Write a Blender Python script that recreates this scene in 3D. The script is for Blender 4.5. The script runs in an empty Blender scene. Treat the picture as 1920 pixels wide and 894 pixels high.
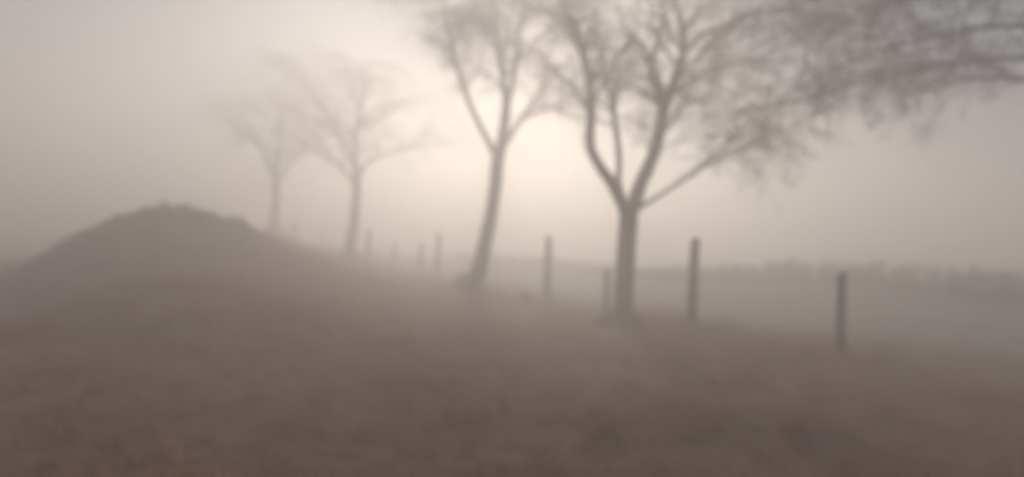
import bpy, math, random
import numpy as np
from mathutils import Vector, Matrix, noise

C = bpy.context.scene.collection
sc = bpy.context.scene
R = math.radians
rng = random.Random(11)

# ------------------------------------------------------------------ camera
F_PX = 1200.0                                   # focal length in pixels of a 1920 px wide frame
CAM_LOC = Vector((0, 0, 1.4))
PITCH, ROLL = 1.1, 3.7
cam_data = bpy.data.cameras.new('camera')
cam = bpy.data.objects.new('camera', cam_data)
C.objects.link(cam)
cam_data.sensor_width = 36.0
cam_data.lens = 36.0 * F_PX / 1920.0
cam_data.clip_start = 0.05
cam_data.clip_end = 1000
CAM_ROT = Matrix.Rotation(R(90 + PITCH), 3, 'X') @ Matrix.Rotation(R(ROLL), 3, 'Z')
cam.matrix_world = Matrix.Translation(CAM_LOC) @ CAM_ROT.to_4x4()
cam_data.dof.use_dof = True                     # the photograph is soft all over: the lens is focused too near
cam_data.dof.focus_distance = 0.5
cam_data.dof.aperture_fstop = 2.9
cam_data.dof.aperture_blades = 0
sc.camera = cam

# ------------------------------------------------------------------ light
SUN_EL, SUN_AZ = 21.0, -0.5                      # degrees; azimuth measured to the right of +Y
w = bpy.data.worlds.new('World'); sc.world = w; w.use_nodes = True
nt = w.node_tree
sky = nt.nodes.new('ShaderNodeTexSky'); sky.sky_type = 'NISHITA'; sky.sun_disc = False
sky.sun_elevation = R(SUN_EL); sky.sun_rotation = R(SUN_AZ)
sky.air_density = 1.0; sky.dust_density = 0.2; sky.ozone_density = 1.0
nt.nodes['Background'].inputs['Strength'].default_value = 0.08
nt.links.new(sky.outputs[0], nt.nodes['Background'].inputs[0])
sd = bpy.data.lights.new('sun', 'SUN'); sun = bpy.data.objects.new('sun', sd); C.objects.link(sun)
sd.energy = 4.6; sd.angle = R(9); sd.color = (1.0, 0.86, 0.71)
sdir = Vector((math.sin(R(SUN_AZ)) * math.cos(R(SUN_EL)), math.cos(R(SUN_AZ)) * math.cos(R(SUN_EL)), math.sin(R(SUN_EL))))
sun.rotation_euler = sdir.to_track_quat('Z', 'Y').to_euler()
sun.location = (0, 60, 40)

sc.view_settings.view_transform = 'Standard'
sc.view_settings.look = 'None'
sc.view_settings.gamma = 1
sc.view_settings.exposure = -0.8
sc.cycles.max_bounces = 28
sc.cycles.volume_bounces = 12
sc.cycles.use_denoising = True
sc.cycles.use_guiding = True
sc.cycles.sample_clamp_indirect = 3.0

# ------------------------------------------------------------------ helpers
def ray_point(px, py, depth):
    """World point seen at a pixel of the 1920x894 photograph, at a distance along the view axis."""
    v = Vector(((px - 960) / F_PX, -(py - 447) / F_PX, -1.0)) * depth
    return CAM_LOC + CAM_ROT @ v

def tag(o, label=None, cat=None, group=None, kind=None):
    if label: o['label'] = label
    if cat: o['category'] = cat
    if group: o['group'] = group
    if kind: o['kind'] = kind
    return o

def empty(name, loc):
    o = bpy.data.objects.new(name, None); C.objects.link(o); o.location = loc
    o.empty_display_size = 0.3
    return o

class MB:
    def __init__(self): self.v = []; self.f = []
    def tube(self, pts, rad, sides=8, bumps=0.0, cap=True, seed=0.0):
        n = len(pts)
        up = Vector((0.31, 0.77, 0.2)).normalized()
        rings = []
        for i in range(n):
            t = (pts[min(i + 1, n - 1)] - pts[max(i - 1, 0)])
            if t.length < 1e-7: t = Vector((0, 0, 1))
            t.normalize()
            a = up - t * up.dot(t)
            if a.length < 1e-3: a = t.orthogonal()
            a.normalize(); b = t.cross(a); up = a
            ring = []
            for k in range(sides):
                ang = 2 * math.pi * k / sides
                d = a * math.cos(ang) + b * math.sin(ang)
                r = rad[i]
                if bumps:
                    q = pts[i] + d * r
                    r *= 1 + bumps * noise.noise(Vector((q.x * 5 + seed, q.y * 5, q.z * 1.8))) + bumps * .6 * noise.noise(q * 14)
                ring.append(len(self.v)); self.v.append(pts[i] + d * r)
            rings.append(ring)
        for i in range(n - 1):
            A, B = rings[i], rings[i + 1]
            for k in range(sides):
                self.f.append((A[k], A[(k + 1) % sides], B[(k + 1) % sides], B[k]))
        if cap:
            self.f.append(tuple(reversed(rings[0]))); self.f.append(tuple(rings[-1]))
    def leaf(self, p, d, size, r):
        s = d.orthogonal(); s.rotate(Matrix.Rotation(r.uniform(0, 6.28), 3, d)); s.normalize()
        i = len(self.v)
        self.v += [p, p + d * size * .5 + s * size * .28, p + d * size, p + d * size * .5 - s * size * .28]
        self.f.append((i, i + 1, i + 2, i + 3))
    def build(self, name, mat, parent=None, smooth=True):
        me = bpy.data.meshes.new(name)
        off = Vector(parent.location) if parent else Vector((0, 0, 0))
        me.from_pydata([tuple(p - off) for p in self.v], [], self.f)
        me.update()
        if smooth: me.polygons.foreach_set('use_smooth', [True] * len(me.polygons))
        me.materials.append(mat)
        o = bpy.data.objects.new(name, me); C.objects.link(o)
        if parent: o.parent = parent
        return o

def material(name, c1, c2, scale=6.0, rough=.9, bump=.3, stretch=(1, 1, 1), c3=None, spec=.15, glow=0):
    m = bpy.data.materials.new(name); m.use_nodes = True
    n = m.node_tree.nodes; l = m.node_tree.links
    b = n['Principled BSDF']; b.inputs['Roughness'].default_value = rough
    b.inputs['Specular IOR Level'].default_value = spec
    tc = n.new('ShaderNodeTexCoord'); mp = n.new('ShaderNodeMapping'); mp.inputs['Scale'].default_value = stretch
    l.new(tc.outputs['Object'], mp.inputs[0])
    nz = n.new('ShaderNodeTexNoise'); nz.inputs['Scale'].default_value = scale; nz.inputs['Detail'].default_value = 8
    nz.inputs['Roughness'].default_value = .68
    l.new(mp.outputs[0], nz.inputs[0])
    cr = n.new('ShaderNodeValToRGB'); cr.color_ramp.elements[0].position = .3; cr.color_ramp.elements[1].position = .7
    cr.color_ramp.elements[0].color = (*c1, 1); cr.color_ramp.elements[1].color = (*c2, 1)
    if c3:
        e = cr.color_ramp.elements.new(.56); e.color = (*c3, 1)
    l.new(nz.outputs[0], cr.inputs[0]); l.new(cr.outputs[0], b.inputs['Base Color'])
    bp = n.new('ShaderNodeBump'); bp.inputs['Strength'].default_value = bump; bp.inputs['Distance'].default_value = .05
    l.new(nz.outputs[0], bp.inputs['Height']); l.new(bp.outputs[0], b.inputs['Normal'])
    if glow:                                            # thin blades let light through
        tr = n.new('ShaderNodeBsdfTranslucent'); mixn = n.new('ShaderNodeMixShader'); mixn.inputs[0].default_value = glow
        l.new(cr.outputs[0], tr.inputs[0]); l.new(b.outputs[0], mixn.inputs[1]); l.new(tr.outputs[0], mixn.inputs[2])
        l.new(mixn.outputs[0], n['Material Output'].inputs['Surface'])
    return m

BARK = material('bark', (.025, .019, .015), (.085, .066, .054), 9, stretch=(2, 2, .5), bump=.8)
TWIG = material('twig_bark', (.035, .025, .019), (.09, .068, .053), 12)
LEAFDRY = material('dry_leaf', (.06, .045, .028), (.11, .075, .045), 3)
WOOD = material('weathered_post_wood', (.04, .03, .024), (.11, .088, .07), 10, stretch=(3, 3, .4), bump=.6)
BRAMBLE = material('bramble_leaf', (.13, .09, .066), (.24, .165, .12), 3, glow=.4)
GRASSM = material('winter_grass', (.39, .25, .18), (.52, .345, .26), 1.2, glow=.6)
HEDGEM = material('hedge_twigs', (.02, .018, .014), (.045, .037, .028), 2)

# ------------------------------------------------------------------ ground
def gp(px, py, d):
    p = ray_point(px, py, d); return (p.x, p.y, p.z)

HEDGE_LINE = [(850, 488, .4, 36), (1000, 498, .45, 31), (1200, 521, .45, 25.5), (1400, 527, .6, 23), (1600, 533, .74, 21), (1850, 560, .95, 18), (2080, 590, 1.1, 16)]
HEDGE_BASE = [gp(px, py, d) for px, py, h, d in HEDGE_LINE]
KEYS = [gp(1168, 608, 12.5), gp(888, 542, 17), gp(655, 487, 23), gp(513, 434, 29),
        gp(1297, 605, 12.5), gp(1577, 660, 10), gp(1025, 558, 17), gp(1137, 592, 14.5),
        gp(820, 515, 23), gp(787, 510, 25), gp(738, 500, 28), gp(690, 490, 25), gp(605, 460, 34), gp(550, 460, 30),
        # the hillock on the left, its crest and its flanks
        gp(330, 401, 15), gp(270, 400, 15), gp(210, 409, 15), gp(150, 434, 15), gp(95, 466, 15), gp(30, 525, 15), gp(-60, 560, 15), gp(20, 560, 12), gp(60, 600, 9), gp(-40, 640, 8),
        gp(400, 406, 15.5), gp(450, 424, 17), gp(500, 438, 20), gp(560, 466, 19), gp(640, 498, 17), gp(760, 535, 15.5),
        gp(330, 520, 9), gp(120, 560, 9), gp(560, 560, 10), gp(800, 600, 11),
        (-8, 20, 1.3), (-11, 22, .8), (-14, 18, .1), (-17, 24, 0), (-20, 14, -.1), (-16, 32, .4), (-12, 38, .9),
        (0, 0, 0), (-3, 3.5, .05), (3, 4, .0), (-5, 6, .2), (0, 6, 0), (4, 7, .05), (8, 8, .1), (-10, 6, .1),
        (7, 15, .1), (3, 20, .15), (0, 28, .3), (2, 48, .5), (14, 40, .7), (24, 34, .7), (34, 22, .5), *HEDGE_BASE,
        (-6, 44, .3), (-20, 44, .2), (20, 4, 0), (-20, 2, 0), (0, -14, 0), (16, -12, 0), (-16, -12, 0), (32, 12, 0), (-32, 16, 0), (-32, 36, 0)]
KP = np.array(KEYS)
def _phi(r): return np.where(r > 1e-9, r * r * np.log(np.maximum(r, 1e-9)), 0)
_n = len(KP); _A = np.zeros((_n + 3, _n + 3))
_d = np.linalg.norm(KP[:, None, :2] - KP[None, :, :2], axis=2)
_A[:_n, :_n] = _phi(_d) + np.eye(_n) * .4
_P = np.c_[np.ones(_n), KP[:, :2]]; _A[:_n, _n:] = _P; _A[_n:, :_n] = _P.T
_W = np.linalg.solve(_A, np.r_[KP[:, 2], 0, 0, 0])
def ground_np(x, y):
    sh = x.shape; q = np.c_[x.ravel(), y.ravel()]
    out = np.zeros(len(q))
    for s in range(0, len(q), 20000):
        e = q[s:s + 20000]
        r = np.linalg.norm(e[:, None, :] - KP[None, :, :2], axis=2)
        z = _phi(r) @ _W[:_n] + _W[_n] + e @ _W[_n + 1:]
        rad = np.hypot(e[:, 0], e[:, 1] - 12)
        k = np.clip((40 - rad) / 14, 0, 1); k = k * k * (3 - 2 * k)
        out[s:s + 20000] = np.clip(z, -.6, 3) * k
    return out.reshape(sh)
def rough(x, y):
    return (.07 * noise.noise(Vector((x * .7, y * .7, 3))) + .05 * noise.noise(Vector((x * 1.9, y * 1.9, 7))))
def ground(x, y):
    return float(ground_np(np.array([x]), np.array([y]))[0]) + rough(x, y)

# the edge between the brown bank and the paler meadow follows the row of trees
EDGE = [(-14, 34), (-10.6, 29.3), (-5.6, 23.6), (-.6, 17.6), (2.6, 13.2), (4.6, 11.0), (6.5, 9.4), (14, 6.0), (40, -4)]
def side(x, y):
    """Metres beyond the tree row: negative on the bank, positive on the meadow."""
    best = 1e9; sg = 1
    for (ax, ay), (bx, by) in zip(EDGE, EDGE[1:]):
        dx, dy = bx - ax, by - ay
        t = max(0, min(1, ((x - ax) * dx + (y - ay) * dy) / (dx * dx + dy * dy)))
        qx, qy = x - ax - t * dx, y - ay - t * dy
        d = math.hypot(qx, qy)
        if d < best: best = d; sg = 1 if dx * qy - dy * qx > 0 else -1
    return best * sg

def axis(lo, hi, near_lo, near_hi, fine, coarse):
    a = list(np.arange(near_lo, near_hi + 1e-6, fine))
    v = near_hi; s = fine
    while v < hi: s = min(s * 1.25, coarse); v = min(v + s, hi); a.append(v)
    v = near_lo; s = fine
    while v > lo: s = min(s * 1.25, coarse); v = max(v - s, lo); a.insert(0, v)
    return np.array(a)
gx = axis(-240, 240, -20, 20, .25, 14); gy = axis(-60, 320, 1, 40, .25, 14)
X, Y = np.meshgrid(gx, gy)
Z = ground_np(X, Y)
verts = []; soil = []
for j in range(len(gy)):
    for i in range(len(gx)):
        x, y = float(gx[i]), float(gy[j])
        near = abs(x) < 60 and y < 80
        verts.append((x, y, float(Z[j, i]) + (rough(x, y) if near else 0)))
        s = side(x, y) + 1.4 * noise.noise(Vector((x * .35, y * .35, 1))) + .7 * noise.noise(Vector((x * 1.3, y * 1.3, 5)))
        k = max(0, min(1, (s + 1.8) / 6.0)) if near else (1.0 if s > 0 else 0.0)
        soil.append(k * k * (3 - 2 * k))
nxg = len(gx)
faces = [(j * nxg + i, j * nxg + i + 1, (j + 1) * nxg + i + 1, (j + 1) * nxg + i) for j in range(len(gy) - 1) for i in range(nxg - 1)]
me = bpy.data.meshes.new('ground'); me.from_pydata(verts, [], faces); me.update()
me.polygons.foreach_set('use_smooth', [True] * len(me.polygons))
at = me.attributes.new('meadow', 'FLOAT', 'POINT'); at.data.foreach_set('value', soil)
GM = bpy.data.materials.new('ground_soil_and_grass'); GM.use_nodes = True
n = GM.node_tree.nodes; l = GM.node_tree.links; b = n['Principled BSDF']
b.inputs['Roughness'].default_value = .95; b.inputs['Specular IOR Level'].default_value = .1
tc = n.new('ShaderNodeTexCoord'); a = n.new('ShaderNodeAttribute'); a.attribute_name = 'meadow'
def ramp_noise(scale, cols):
    nz = n.new('ShaderNodeTexNoise'); nz.inputs['Scale'].default_value = scale; nz.inputs['Detail'].default_value = 10
    nz.inputs['Roughness'].default_value = .7; l.new(tc.outputs['Object'], nz.inputs[0])
    cr = n.new('ShaderNodeValToRGB')
    cr.color_ramp.elements[0].position = .33; cr.color_ramp.elements[0].color = (*cols[0], 1)
    cr.color_ramp.elements[1].position = .68; cr.color_ramp.elements[1].color = (*cols[-1], 1)
    if len(cols) == 3:
        e = cr.color_ramp.elements.new(.5); e.color = (*cols[1], 1)
    l.new(nz.outputs[0], cr.inputs[0]); return nz, cr
nz1, bankc = ramp_noise(1.1, [(.34, .205, .15), (.42, .265, .20), (.49, .32, .245)])
nz2, meadc = ramp_noise(.6, [(.29, .265, .23), (.38, .355, .315), (.48, .455, .41)])
mx = n.new('ShaderNodeMix'); mx.data_type = 'RGBA'
l.new(a.outputs['Fac'], mx.inputs[0]); l.new(bankc.outputs[0], mx.inputs[6]); l.new(meadc.outputs[0], mx.inputs[7])
l.new(mx.outputs[2], b.inputs['Base Color'])
nz3 = n.new('ShaderNodeTexNoise'); nz3.inputs['Scale'].default_value = 9; nz3.inputs['Detail'].default_value = 8
l.new(tc.outputs['Object'], nz3.inputs[0])
bp = n.new('ShaderNodeBump'); bp.inputs['Strength'].default_value = .7; bp.inputs['Distance'].default_value = .08
l.new(nz3.outputs[0], bp.inputs['Height']); l.new(bp.outputs[0], b.inputs['Normal'])
me.materials.append(GM)
go = bpy.data.objects.new('ground', me); C.objects.link(go); tag(go, kind='structure')

# ------------------------------------------------------------------ haze
HZ = bpy.data.materials.new('haze_air'); HZ.use_nodes = True
n = HZ.node_tree.nodes; n.remove(n['Principled BSDF'])
pv = n.new('ShaderNodeVolumePrincipled')
pv.inputs['Color'].default_value = (.992, .985, .98, 1)
pv.inputs['Density'].default_value = .068
pv.inputs['Anisotropy'].default_value = .68
HZ.node_tree.links.new(pv.outputs[0], n['Material Output'].inputs['Volume'])
hb = MB()
x0, x1, y0, y1, z0, z1 = -250, 250, -70, 330, -1.7, 8.75
hb.v = [Vector(p) for p in ((x0, y0, z0), (x1, y0, z0), (x1, y1, z0), (x0, y1, z0), (x0, y0, z1), (x1, y0, z1), (x1, y1, z1), (x0, y1, z1))]
hb.f = [(3, 2, 1, 0), (4, 5, 6, 7), (0, 1, 5, 4), (1, 2, 6, 5), (2, 3, 7, 6), (3, 0, 4, 7)]
tag(hb.build('haze', HZ, smooth=False), 'pale morning fog filling the whole field', 'haze', kind='stuff')

# ------------------------------------------------------------------ trees
def smooth_path(pts, per=5):
    out = []
    n = len(pts)
    for i in range(n - 1):
        p0, p1, p2, p3 = pts[max(i - 1, 0)], pts[i], pts[i + 1], pts[min(i + 2, n - 1)]
        for k in range(per):
            t = k / per
            out.append(tuple(.5 * ((2 * p1[c]) + (p2[c] - p0[c]) * t + (2 * p0[c] - 5 * p1[c] + 4 * p2[c] - p3[c]) * t * t + (3 * p1[c] - p0[c] - 3 * p2[c] + p3[c]) * t ** 3) for c in range(4)))
    out.append(tuple(pts[-1]))
    return [Vector(q[:3]) for q in out], [max(.003, q[3]) for q in out]

def trace(rows, depth):
    """rows of (px, py, width px, metres nearer/farther than the trunk) to world points with radius."""
    o = []
    for px, py, wpx, off in rows:
        d = depth + off
        p = ray_point(px, py, d)
        o.append((p.x, p.y, p.z, wpx / F_PX * d / 2))
    return o

def rand_dir(r):
    while True:
        v = Vector((r.uniform(-1, 1), r.uniform(-1, 1), r.uniform(-1, 1)))
        if .05 < v.length < 1: return v.normalized()

def branch(r, mb, p, d, length, rad, level, droop, leaves, twigs, top=8.7):
    segs = 6 if level > 1 else 4
    pts = [p.copy()]; q = p.copy(); dd = d.copy()
    for i in range(segs):
        dd = dd + rand_dir(r) * .22 + Vector((0, 0, -droop * (i / segs)))
        dd.normalize()
        if q.z > top - 1.2 and dd.z > 0: dd.z *= .1; dd.normalize()
        if q.z > top - .4 and dd.z > -.1: dd.z = -.1; dd.normalize()
        q = q + dd * (length / segs); pts.append(q.copy())
    rr = [rad * (1 - .8 * i / segs) for i in range(segs + 1)]
    mb.tube(pts, rr, 5 if level > 1 else 3, cap=False)
    if level == 0:
        if leaves:
            for i in range(1, segs + 1):
                if r.random() < leaves:
                    ld = (rand_dir(r) + Vector((0, 0, -.7))).normalized()
                    mb.leaf(pts[i], ld, r.uniform(.03, .065), r)
        return
    k = {3: 9, 2: 8, 1: twigs}[level]
    for i in range(k):
        t = (i + r.random()) / k * .85 + .15
        s = min(segs - 1, int(t * segs)); f = t * segs - s
        pp = pts[s].lerp(pts[s + 1], f)
        tan = (pts[s + 1] - pts[s]).normalized()
        nd = (tan * r.uniform(.5, 1.0) + rand_dir(r) * .85).normalized()
        ln = length * r.uniform(.35, .62) * (1.1 - .45 * t)
        branch(r, mb, pp, nd, ln, max(.0028, rr[s] * .45), level - 1, droop * 1.35 + .04, leaves, twigs, top)

def make_tree(name_cat, label, trunk_rows, limb_rows, depth, seed, per_limb, ln, droop, leaves, twigs, level=2, extra=(), group=None, base=None):
    r = random.Random(seed)
    tp = trace(trunk_rows, depth)
    b = tp[0]
    gz = ground(b[0], b[1])
    root = empty('tree', (b[0], b[1], gz))
    tag(root, label, 'tree', group)
    pts, rad = smooth_path(tp)
    # carry the root flare into the soil
    dn = Vector((pts[0].x - (pts[1].x - pts[0].x) * .3, pts[0].y, min(gz, pts[0].z) - .25))
    pts = [dn] + pts; rad = [rad[0] * 1.25] + rad
    m = MB(); m.tube(pts, rad, 16, .16, seed=seed)
    for k in range(5):                                  # buttress roots
        a = k * 1.257 + r.uniform(-.3, .3); rl = rad[1] * r.uniform(1.8, 2.8)
        c = Vector((b[0], b[1], gz))
        rp = [c + Vector((0, 0, rad[1] * 1.3)), c + Vector((math.cos(a) * rl * .5, math.sin(a) * rl * .5, rad[1] * .45)), c + Vector((math.cos(a) * rl, math.sin(a) * rl, -.06))]
        q, rr2 = smooth_path([(*rp[0], rad[1] * .5), (*rp[1], rad[1] * .33), (*rp[2], rad[1] * .16)], 4)
        m.tube(q, rr2, 8, .1)
    m.build('trunk', BARK, root)
    cm = MB()
    for rows in limb_rows:
        lp, lr = smooth_path(trace(rows, depth))
        lm = MB(); lm.tube(lp, lr, 10, .12, seed=seed); lm.build('limb', BARK, root)
        n = len(lp); L = sum((lp[i + 1] - lp[i]).length for i in range(n - 1))
        cnt = max(3, int(per_limb * L / 3.0))
        for i in range(cnt):
            t = .40 + .60 * (i + r.random()) / cnt
            s = min(n - 2, int(t * (n - 1)))
            tan = (lp[s + 1] - lp[s]).normalized()
            side_d = rand_dir(r); side_d.z = abs(side_d.z) * .5; side_d.y *= .9
            d = (tan * .55 + side_d * .9).normalized()
            branch(r, cm, lp[s].copy(), d, ln * r.uniform(.6, 1.15) * (1.15 - .3 * t), max(.006, lr[s] * .5), level, droop, leaves, twigs)
        tan = (lp[-1] - lp[-2]).normalized()
        branch(r, cm, lp[-1].copy(), tan, ln, lr[-1] * .9, level, droop * .5, leaves, twigs)
    for (px, py, off, dx, dz, l2) in extra:
        branch(r, cm, ray_point(px, py, depth + off), Vector((dx, r.uniform(-.3, .3), dz)).normalized(), l2, .02, level, droop, leaves, twigs)
    cm.build('crown', TWIG, root, smooth=False)
    return root

GT = 'row of bare trees along the bank'
make_tree('tree', 'largest and nearest bare tree, straight trunk forking low into three tall limbs', 
    [(1164, 612, 46, 0), (1168, 585, 38, 0), (1171, 540, 35, 0), (1174, 470, 34, 0), (1178, 420, 34, 0), (1180, 385, 34, 0)],
    [[(1176, 400, 26, 0), (1150, 348, 22, -.1), (1120, 305, 19, -.2), (1106, 268, 19, -.2), (1108, 205, 18, -.1), (1101, 135, 17, 0), (1084, 75, 15, .1), (1062, 18, 12, .3), (1044, -60, 9, .5), (1030, -140, 5, .6)],
     [(1174, 390, 16, .1), (1160, 345, 13, .4), (1161, 300, 12, .6), (1155, 240, 11, .7), (1147, 192, 10, .8), (1135, 150, 6, .9), (1128, 100, 4, 1)],
     [(1183, 398, 28, 0), (1202, 342, 25, 0), (1226, 288, 22, .1), (1238, 240, 22, .2), (1246, 200, 21, .2), (1266, 150, 19, .3), (1282, 95, 17, .4), (1276, 40, 14, .4), (1262, -20, 11, .5), (1250, -110, 6, .5)],
     [(1243, 212, 15, .2), (1230, 165, 13, 0), (1222, 115, 11, -.1), (1236, 70, 9, -.2), (1244, 10, 8, -.3), (1240, -70, 5, -.4)],
     [(1276, 115, 11, .4), (1310, 70, 9, .2), (1365, 45, 8, 0), (1440, 20, 6, -.3), (1540, 5, 5, -.6), (1640, 20, 4, -.9)],
     [(1184, 398, 11, -.1), (1222, 375, 8, -.2), (1270, 345, 7, -.4), (1320, 312, 6, -.6), (1365, 285, 5, -.8), (1430, 262, 3, -1.1)],
     [(1196, 358, 12, .1), (1222, 320, 9, .6), (1232, 270, 7, .9), (1262, 225, 5, 1.2)],
     [(1256, 180, 9, .2), (1300, 150, 7, .8), (1370, 120, 6, 1.1), (1450, 115, 4, 1.4)]],
    12.5, 5, 8, 2.2, .2, .3, 14, group=GT)
make_tree('tree', 'slender bare tree leaning right with a kinked foot, left of the largest tree',
    [(866, 552, 34, 0), (884, 532, 30, 0), (898, 505, 29, 0), (911, 450, 26, 0), (923, 390, 25, 0), (930, 335, 25, 0), (934, 290, 25, 0)],
    [[(933, 300, 15, 0), (915, 264, 13, -.1), (890, 216, 12, -.3), (868, 160, 11, -.4), (850, 100, 10, -.5), (836, 30, 8, -.5), (828, -20, 5, -.5)],
     [(935, 298, 22, 0), (945, 240, 19, .1), (950, 195, 16, .2), (943, 150, 12, .3), (936, 90, 10, .4), (928, 20, 8, .5), (922, -25, 5, .5)],
     [(950, 200, 13, .2), (964, 140, 11, 0), (973, 70, 9, -.2), (986, 0, 7, -.4), (995, -35, 4, -.5)],
     [(938, 285, 14, 0), (960, 248, 11, .4), (988, 208, 9, .6), (1024, 160, 7, .8), (1066, 112, 4, 1)]],
    17, 8, 11, 2.5, .14, .2, 11, group=GT)
make_tree('tree', 'small dim bare tree with a wide low crown, third along the row',
    [(652, 492, 27, 0), (657, 460, 21, 0), (663, 420, 19, 0), (668, 370, 18, 0), (668, 325, 17, 0)],
    [[(668, 335, 13, 0), (655, 290, 8, -.2), (628, 240, 6, -.5), (596, 190, 4, -.8)],
     [(668, 330, 14, 0), (666, 270, 11, .2), (676, 200, 9, .3), (690, 140, 5, .4)],
     [(669, 335, 12, 0), (690, 305, 7, .5), (736, 285, 4, .8), (790, 275, 3, 1)],
     [(668, 350, 9, 0), (640, 315, 7, .6), (604, 290, 4, 1)]],
    23, 21, 10, 3.3, .14, .15, 12, group=GT)
make_tree('tree', 'faintest bare tree, farthest along the row at the end of the hillock',
    [(511, 440, 22, 0), (514, 410, 18, 0), (517, 375, 17, 0), (518, 335, 16, 0)],
    [[(518, 345, 11, 0), (500, 300, 9, .3), (472, 250, 5, .6)],
     [(518, 340, 12, 0), (522, 280, 9, -.3), (532, 210, 5, -.5)],
     [(519, 345, 9, 0), (545, 305, 7, .2), (580, 270, 4, .5)]],
    29, 33, 8, 3.5, .12, .12, 11, group=GT)
make_tree('tree', 'overhanging tree at the right edge, only its drooping branches and twigs in view',
    [(2200, 720, 60, 0), (2195, 640, 50, 0), (2190, 480, 46, 0), (2185, 330, 44, 0), (2180, 240, 42, 0)],
    [[(2180, 260, 30, 0), (2090, 130, 20, .2), (1980, 60, 13, .4), (1860, 50, 9, .6), (1730, 75, 7, .8), (1610, 110, 5, 1), (1500, 165, 4, 1.2)],
     [(2182, 250, 30, 0), (2120, 60, 20, -.3), (2000, -60, 14, .2), (1820, -90, 9, .8), (1650, -60, 7, 1.2), (1500, -20, 5, 1.5)],
     [(2180, 290, 22, 0), (2080, 200, 13, .5), (1960, 160, 8, 1.2), (1850, 145, 5, 1.7), (1770, 165, 3, 2)],
     [(2182, 262, 20, 0), (2060, 150, 14, .9), (1920, 110, 9, 1.6), (1780, 120, 7, 2.2), (1640, 150, 5, 2.6), (1500, 190, 4, 2.9), (1400, 205, 3, 3.1)],
     [(2182, 240, 20, 0), (2060, 40, 14, .6), (1900, -20, 9, 1.4), (1740, -10, 7, 2.0), (1580, 30, 5, 2.6), (1440, 75, 4, 3)],
     [(2184, 240, 28, 0), (2230, 20, 22, .5), (2280, -150, 12, .8)]],
    9.5, 44, 9, 2.0, .23, .4, 13, group=GT)

# ------------------------------------------------------------------ fence posts
def post(label, bx, by, tx, ty, wpx, depth, seed, cut=.5, name='fence_post', group='fence posts along the bank'):
    r = random.Random(seed)
    B = ray_point(bx, by, depth); T = ray_point(tx, ty, depth)
    gz = ground(B.x, B.y)
    m = MB(); rad = wpx / F_PX * depth / 2
    H = T.z - gz
    lean = Vector((T.x - B.x, r.uniform(-.06, .06), 0))
    N = 12; pts = []; rr = []
    for i in range(N + 1):
        t = i / N
        pts.append(Vector((B.x, B.y, gz - .3)) + lean * t + Vector((0, 0, (H + .3) * t)))
        rr.append(rad * (1.06 - .14 * t))
    pts.append(pts[-1] + Vector((0, 0, rad * .22))); rr.append(rad * .78)
    k0 = len(m.v); m.tube(pts, rr, 12, .10, seed=seed * 3.1)
    top = pts[-1].z
    ca = r.uniform(0, 6.28)
    for v in m.v:                                       # weathered slanting saw cut
        if v.z > top - rad * .6:
            v.z += cut * ((v.x - T.x) * math.cos(ca) + (v.y - B.y) * math.sin(ca))
    root = bpy.data.objects.new
    off = Vector((B.x, B.y, gz))
    m.v = [v - off for v in m.v]
    o = m.build(name, WOOD); o.location = off
    return tag(o, label, 'post', group)

post('tall dark fence post standing just right of the largest tree', 1297, 605, 1303, 452, 18, 12.5, 1)
post('fence post farthest right, alone in the open meadow', 1577, 660, 1583, 512, 17, 10, 2)
post('fence post between the leaning tree and the largest tree, tallest left of the trunk', 1025, 558, 1029, 446, 14, 17, 3)
post('short fence post pressed against the left side of the largest trunk', 1136, 596, 1139, 506, 13, 14.5, 4)
post('thin fence post just left of the leaning tree, nearest of the far posts', 818, 516, 823, 440, 11, 23, 5)
post('fence post paired close to the left of the thin one by the leaning tree', 786, 512, 790, 458, 10, 25, 6)
post('low faint fence post midway between the small dim tree and the leaning tree', 737, 502, 740, 458, 9, 28, 7)
post('fence post standing close at the right of the small dim tree', 688, 492, 692, 430, 10, 25, 8)
post('barely visible fence post left of the small dim tree', 604, 462, 607, 427, 8, 34, 9)
post('barely visible fence post right beside the faintest tree', 549, 464, 552, 418, 9, 30, 10)
post('stubby broken post in tall grass left of the short fence posts', 985, 584, 988, 557, 20, 15.5, 12, 1.1, 'post_stump', None)['category'] = 'stump'

# ------------------------------------------------------------------ shrubs, hedge, grass
def bush(label, px, py, d, w, h, seed, n=60, cat='bush', name='bramble_bush', mat=BRAMBLE, group=None):
    r = random.Random(seed)
    c = ray_point(px, py, d); gz = ground(c.x, c.y)
    root = empty(name, (c.x, c.y, gz)); tag(root, label, cat, group)
    st = MB(); fo = MB()
    for i in range(n):
        a = r.uniform(0, 6.28); q = math.sqrt(r.random())
        bx, by = c.x + math.cos(a) * q * w * .62, c.y + math.sin(a) * q * w * .4
        p = Vector((bx, by, ground(bx, by) - .05))
        hh = h * (1 - .92 * q * q) * r.uniform(.65, 1.25)
        d0 = Vector((math.cos(a) * q * .7 + r.uniform(-.3, .3), math.sin(a) * q * .7 + r.uniform(-.3, .3), 1)).normalized()
        pts = [p]; dd = d0
        for k in range(6):
            dd = (dd + rand_dir(r) * .2 + Vector((dd.x, dd.y, 0)) * .2 + Vector((0, 0, -.13 * k))).normalized()
            pts.append(pts[-1] + dd * hh / 5)
        st.tube(pts, [.008 - .001 * k for k in range(7)], 4, cap=False)
        for k in range(1, 7):
            for _ in range(14):
                ld = (rand_dir(r) + Vector((0, 0, -.15))).normalized()
                fo.leaf(pts[k] + rand_dir(r) * r.uniform(0, .6) * hh, ld, r.uniform(.04, .09), r)
    st.build('stems', TWIG, root); fo.build('foliage', mat, root, smooth=False)
    return root
GB = 'bramble bushes on top of the hillock'
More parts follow.
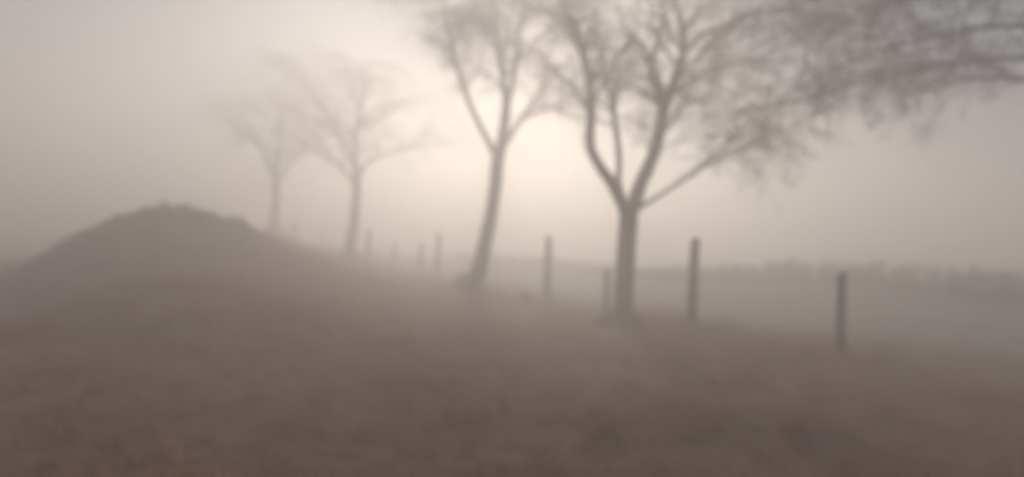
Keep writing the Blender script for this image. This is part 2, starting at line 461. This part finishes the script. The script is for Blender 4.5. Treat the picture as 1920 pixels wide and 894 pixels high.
bush('broadest bramble bush on the crest of the hillock at the left', 325, 388, 15, 1.9, .24, 61, 90, group=GB)
bush('low bramble bush on the right end of the hillock crest, nearest the faintest tree', 425, 408, 15.5, 1.0, .26, 62, 40, group=GB)
bush('small bramble bush on the falling left shoulder of the hillock', 245, 398, 14.8, .9, .13, 63, 40, group=GB)

# hedge across the far side of the meadow: a thick row of twigs and leaves
r = random.Random(77)
root = empty('hedge', (HEDGE_BASE[3][0], HEDGE_BASE[3][1], ground(*HEDGE_BASE[3][:2])))
tag(root, 'long low dark hedge across the far side of the misty meadow', 'hedge')
st = MB(); fo = MB()
for k0 in range(len(HEDGE_BASE) - 1):
    (ax, ay, _), (bx, by, _) = HEDGE_BASE[k0], HEDGE_BASE[k0 + 1]
    h0, h1 = HEDGE_LINE[k0][2], HEDGE_LINE[k0 + 1][2]
    L = math.hypot(bx - ax, by - ay)
    for i in range(int(L * 30)):
        t = r.random()
        x = ax + (bx - ax) * t + r.gauss(0, .3); y = ay + (by - ay) * t + r.gauss(0, .3)
        hh = (h0 + (h1 - h0) * t) * (1 + .3 * noise.noise(Vector((x * .25, y * .25, 0)))) * r.uniform(.75, 1.05)
        p = Vector((x, y, ground(x, y) - .05))
        q = p + Vector((r.uniform(-.2, .2), r.uniform(-.2, .2), hh))
        st.tube([p, p.lerp(q, .5) + rand_dir(r) * .08, q], [.018, .012, .005], 4, cap=False)
        for k in range(20):
            ld = rand_dir(r)
            fo.leaf(p.lerp(q, .03 + .97 * r.random()) + rand_dir(r) * .14, ld, r.uniform(.07, .15), r)
st.build('stems', TWIG, root); fo.build('foliage', HEDGEM, root, smooth=False)

# grass
r = random.Random(5)
gm = MB()
def tuft(x, y, z, n, h, spread):
    for _ in range(n):
        a = r.uniform(0, 6.28); q = r.random() * spread
        p = Vector((x + math.cos(a) * q, y + math.sin(a) * q, z - .03))
        b2 = r.uniform(0, 6.28); ln = h * r.uniform(.5, 1.2)
        s = Vector((math.cos(b2), math.sin(b2), 0)) * .006
        bend = Vector((math.cos(a), math.sin(a), 0)) * ln * r.uniform(.1, .6)
        i = len(gm.v)
        m1 = p + Vector((0, 0, ln * .55)) + bend * .35; tip = p + Vector((0, 0, ln * .85)) + bend
        gm.v += [p - s, p + s, m1 + s * .7, m1 - s * .7, tip]
        gm.f += [(i, i + 1, i + 2, i + 3), (i + 3, i + 2, i + 4)]
cand = []
while len(cand) < 5200:
    y = r.uniform(2.6, 26) if r.random() < .6 else r.uniform(2.6, 12)
    x = r.uniform(-1, 1) * (2 + y * .85)
    s = side(x, y)
    if s > 1.2 and r.random() < .75: continue
    cl = noise.noise(Vector((x * .8, y * .8, 9)))
    if r.random() > .6 + .5 * cl: continue
    cand.append((x, y, s, cl))
cx = np.array([c[0] for c in cand]); cy = np.array([c[1] for c in cand]); cz = ground_np(cx, cy)
for (x, y, s, cl), z in zip(cand, cz):
    h = .13 + .10 * max(0, cl) + (.07 if abs(s) < 1.2 and y > 9 else 0)
    tuft(x, y, float(z) + rough(x, y), r.randint(9, 16), h * r.uniform(.7, 1.2), .11)
for _ in range(260):
    px = r.uniform(1010, 1290); d = r.uniform(12.0, 15.5)
    p = ray_point(px, 590, d)
    tuft(p.x, p.y, ground(p.x, p.y), 14, r.uniform(.16, .36), .12)
tag(gm.build('grass', GRASSM, smooth=False), 'dry brown winter grass on the bank and around the posts', 'grass', kind='stuff')
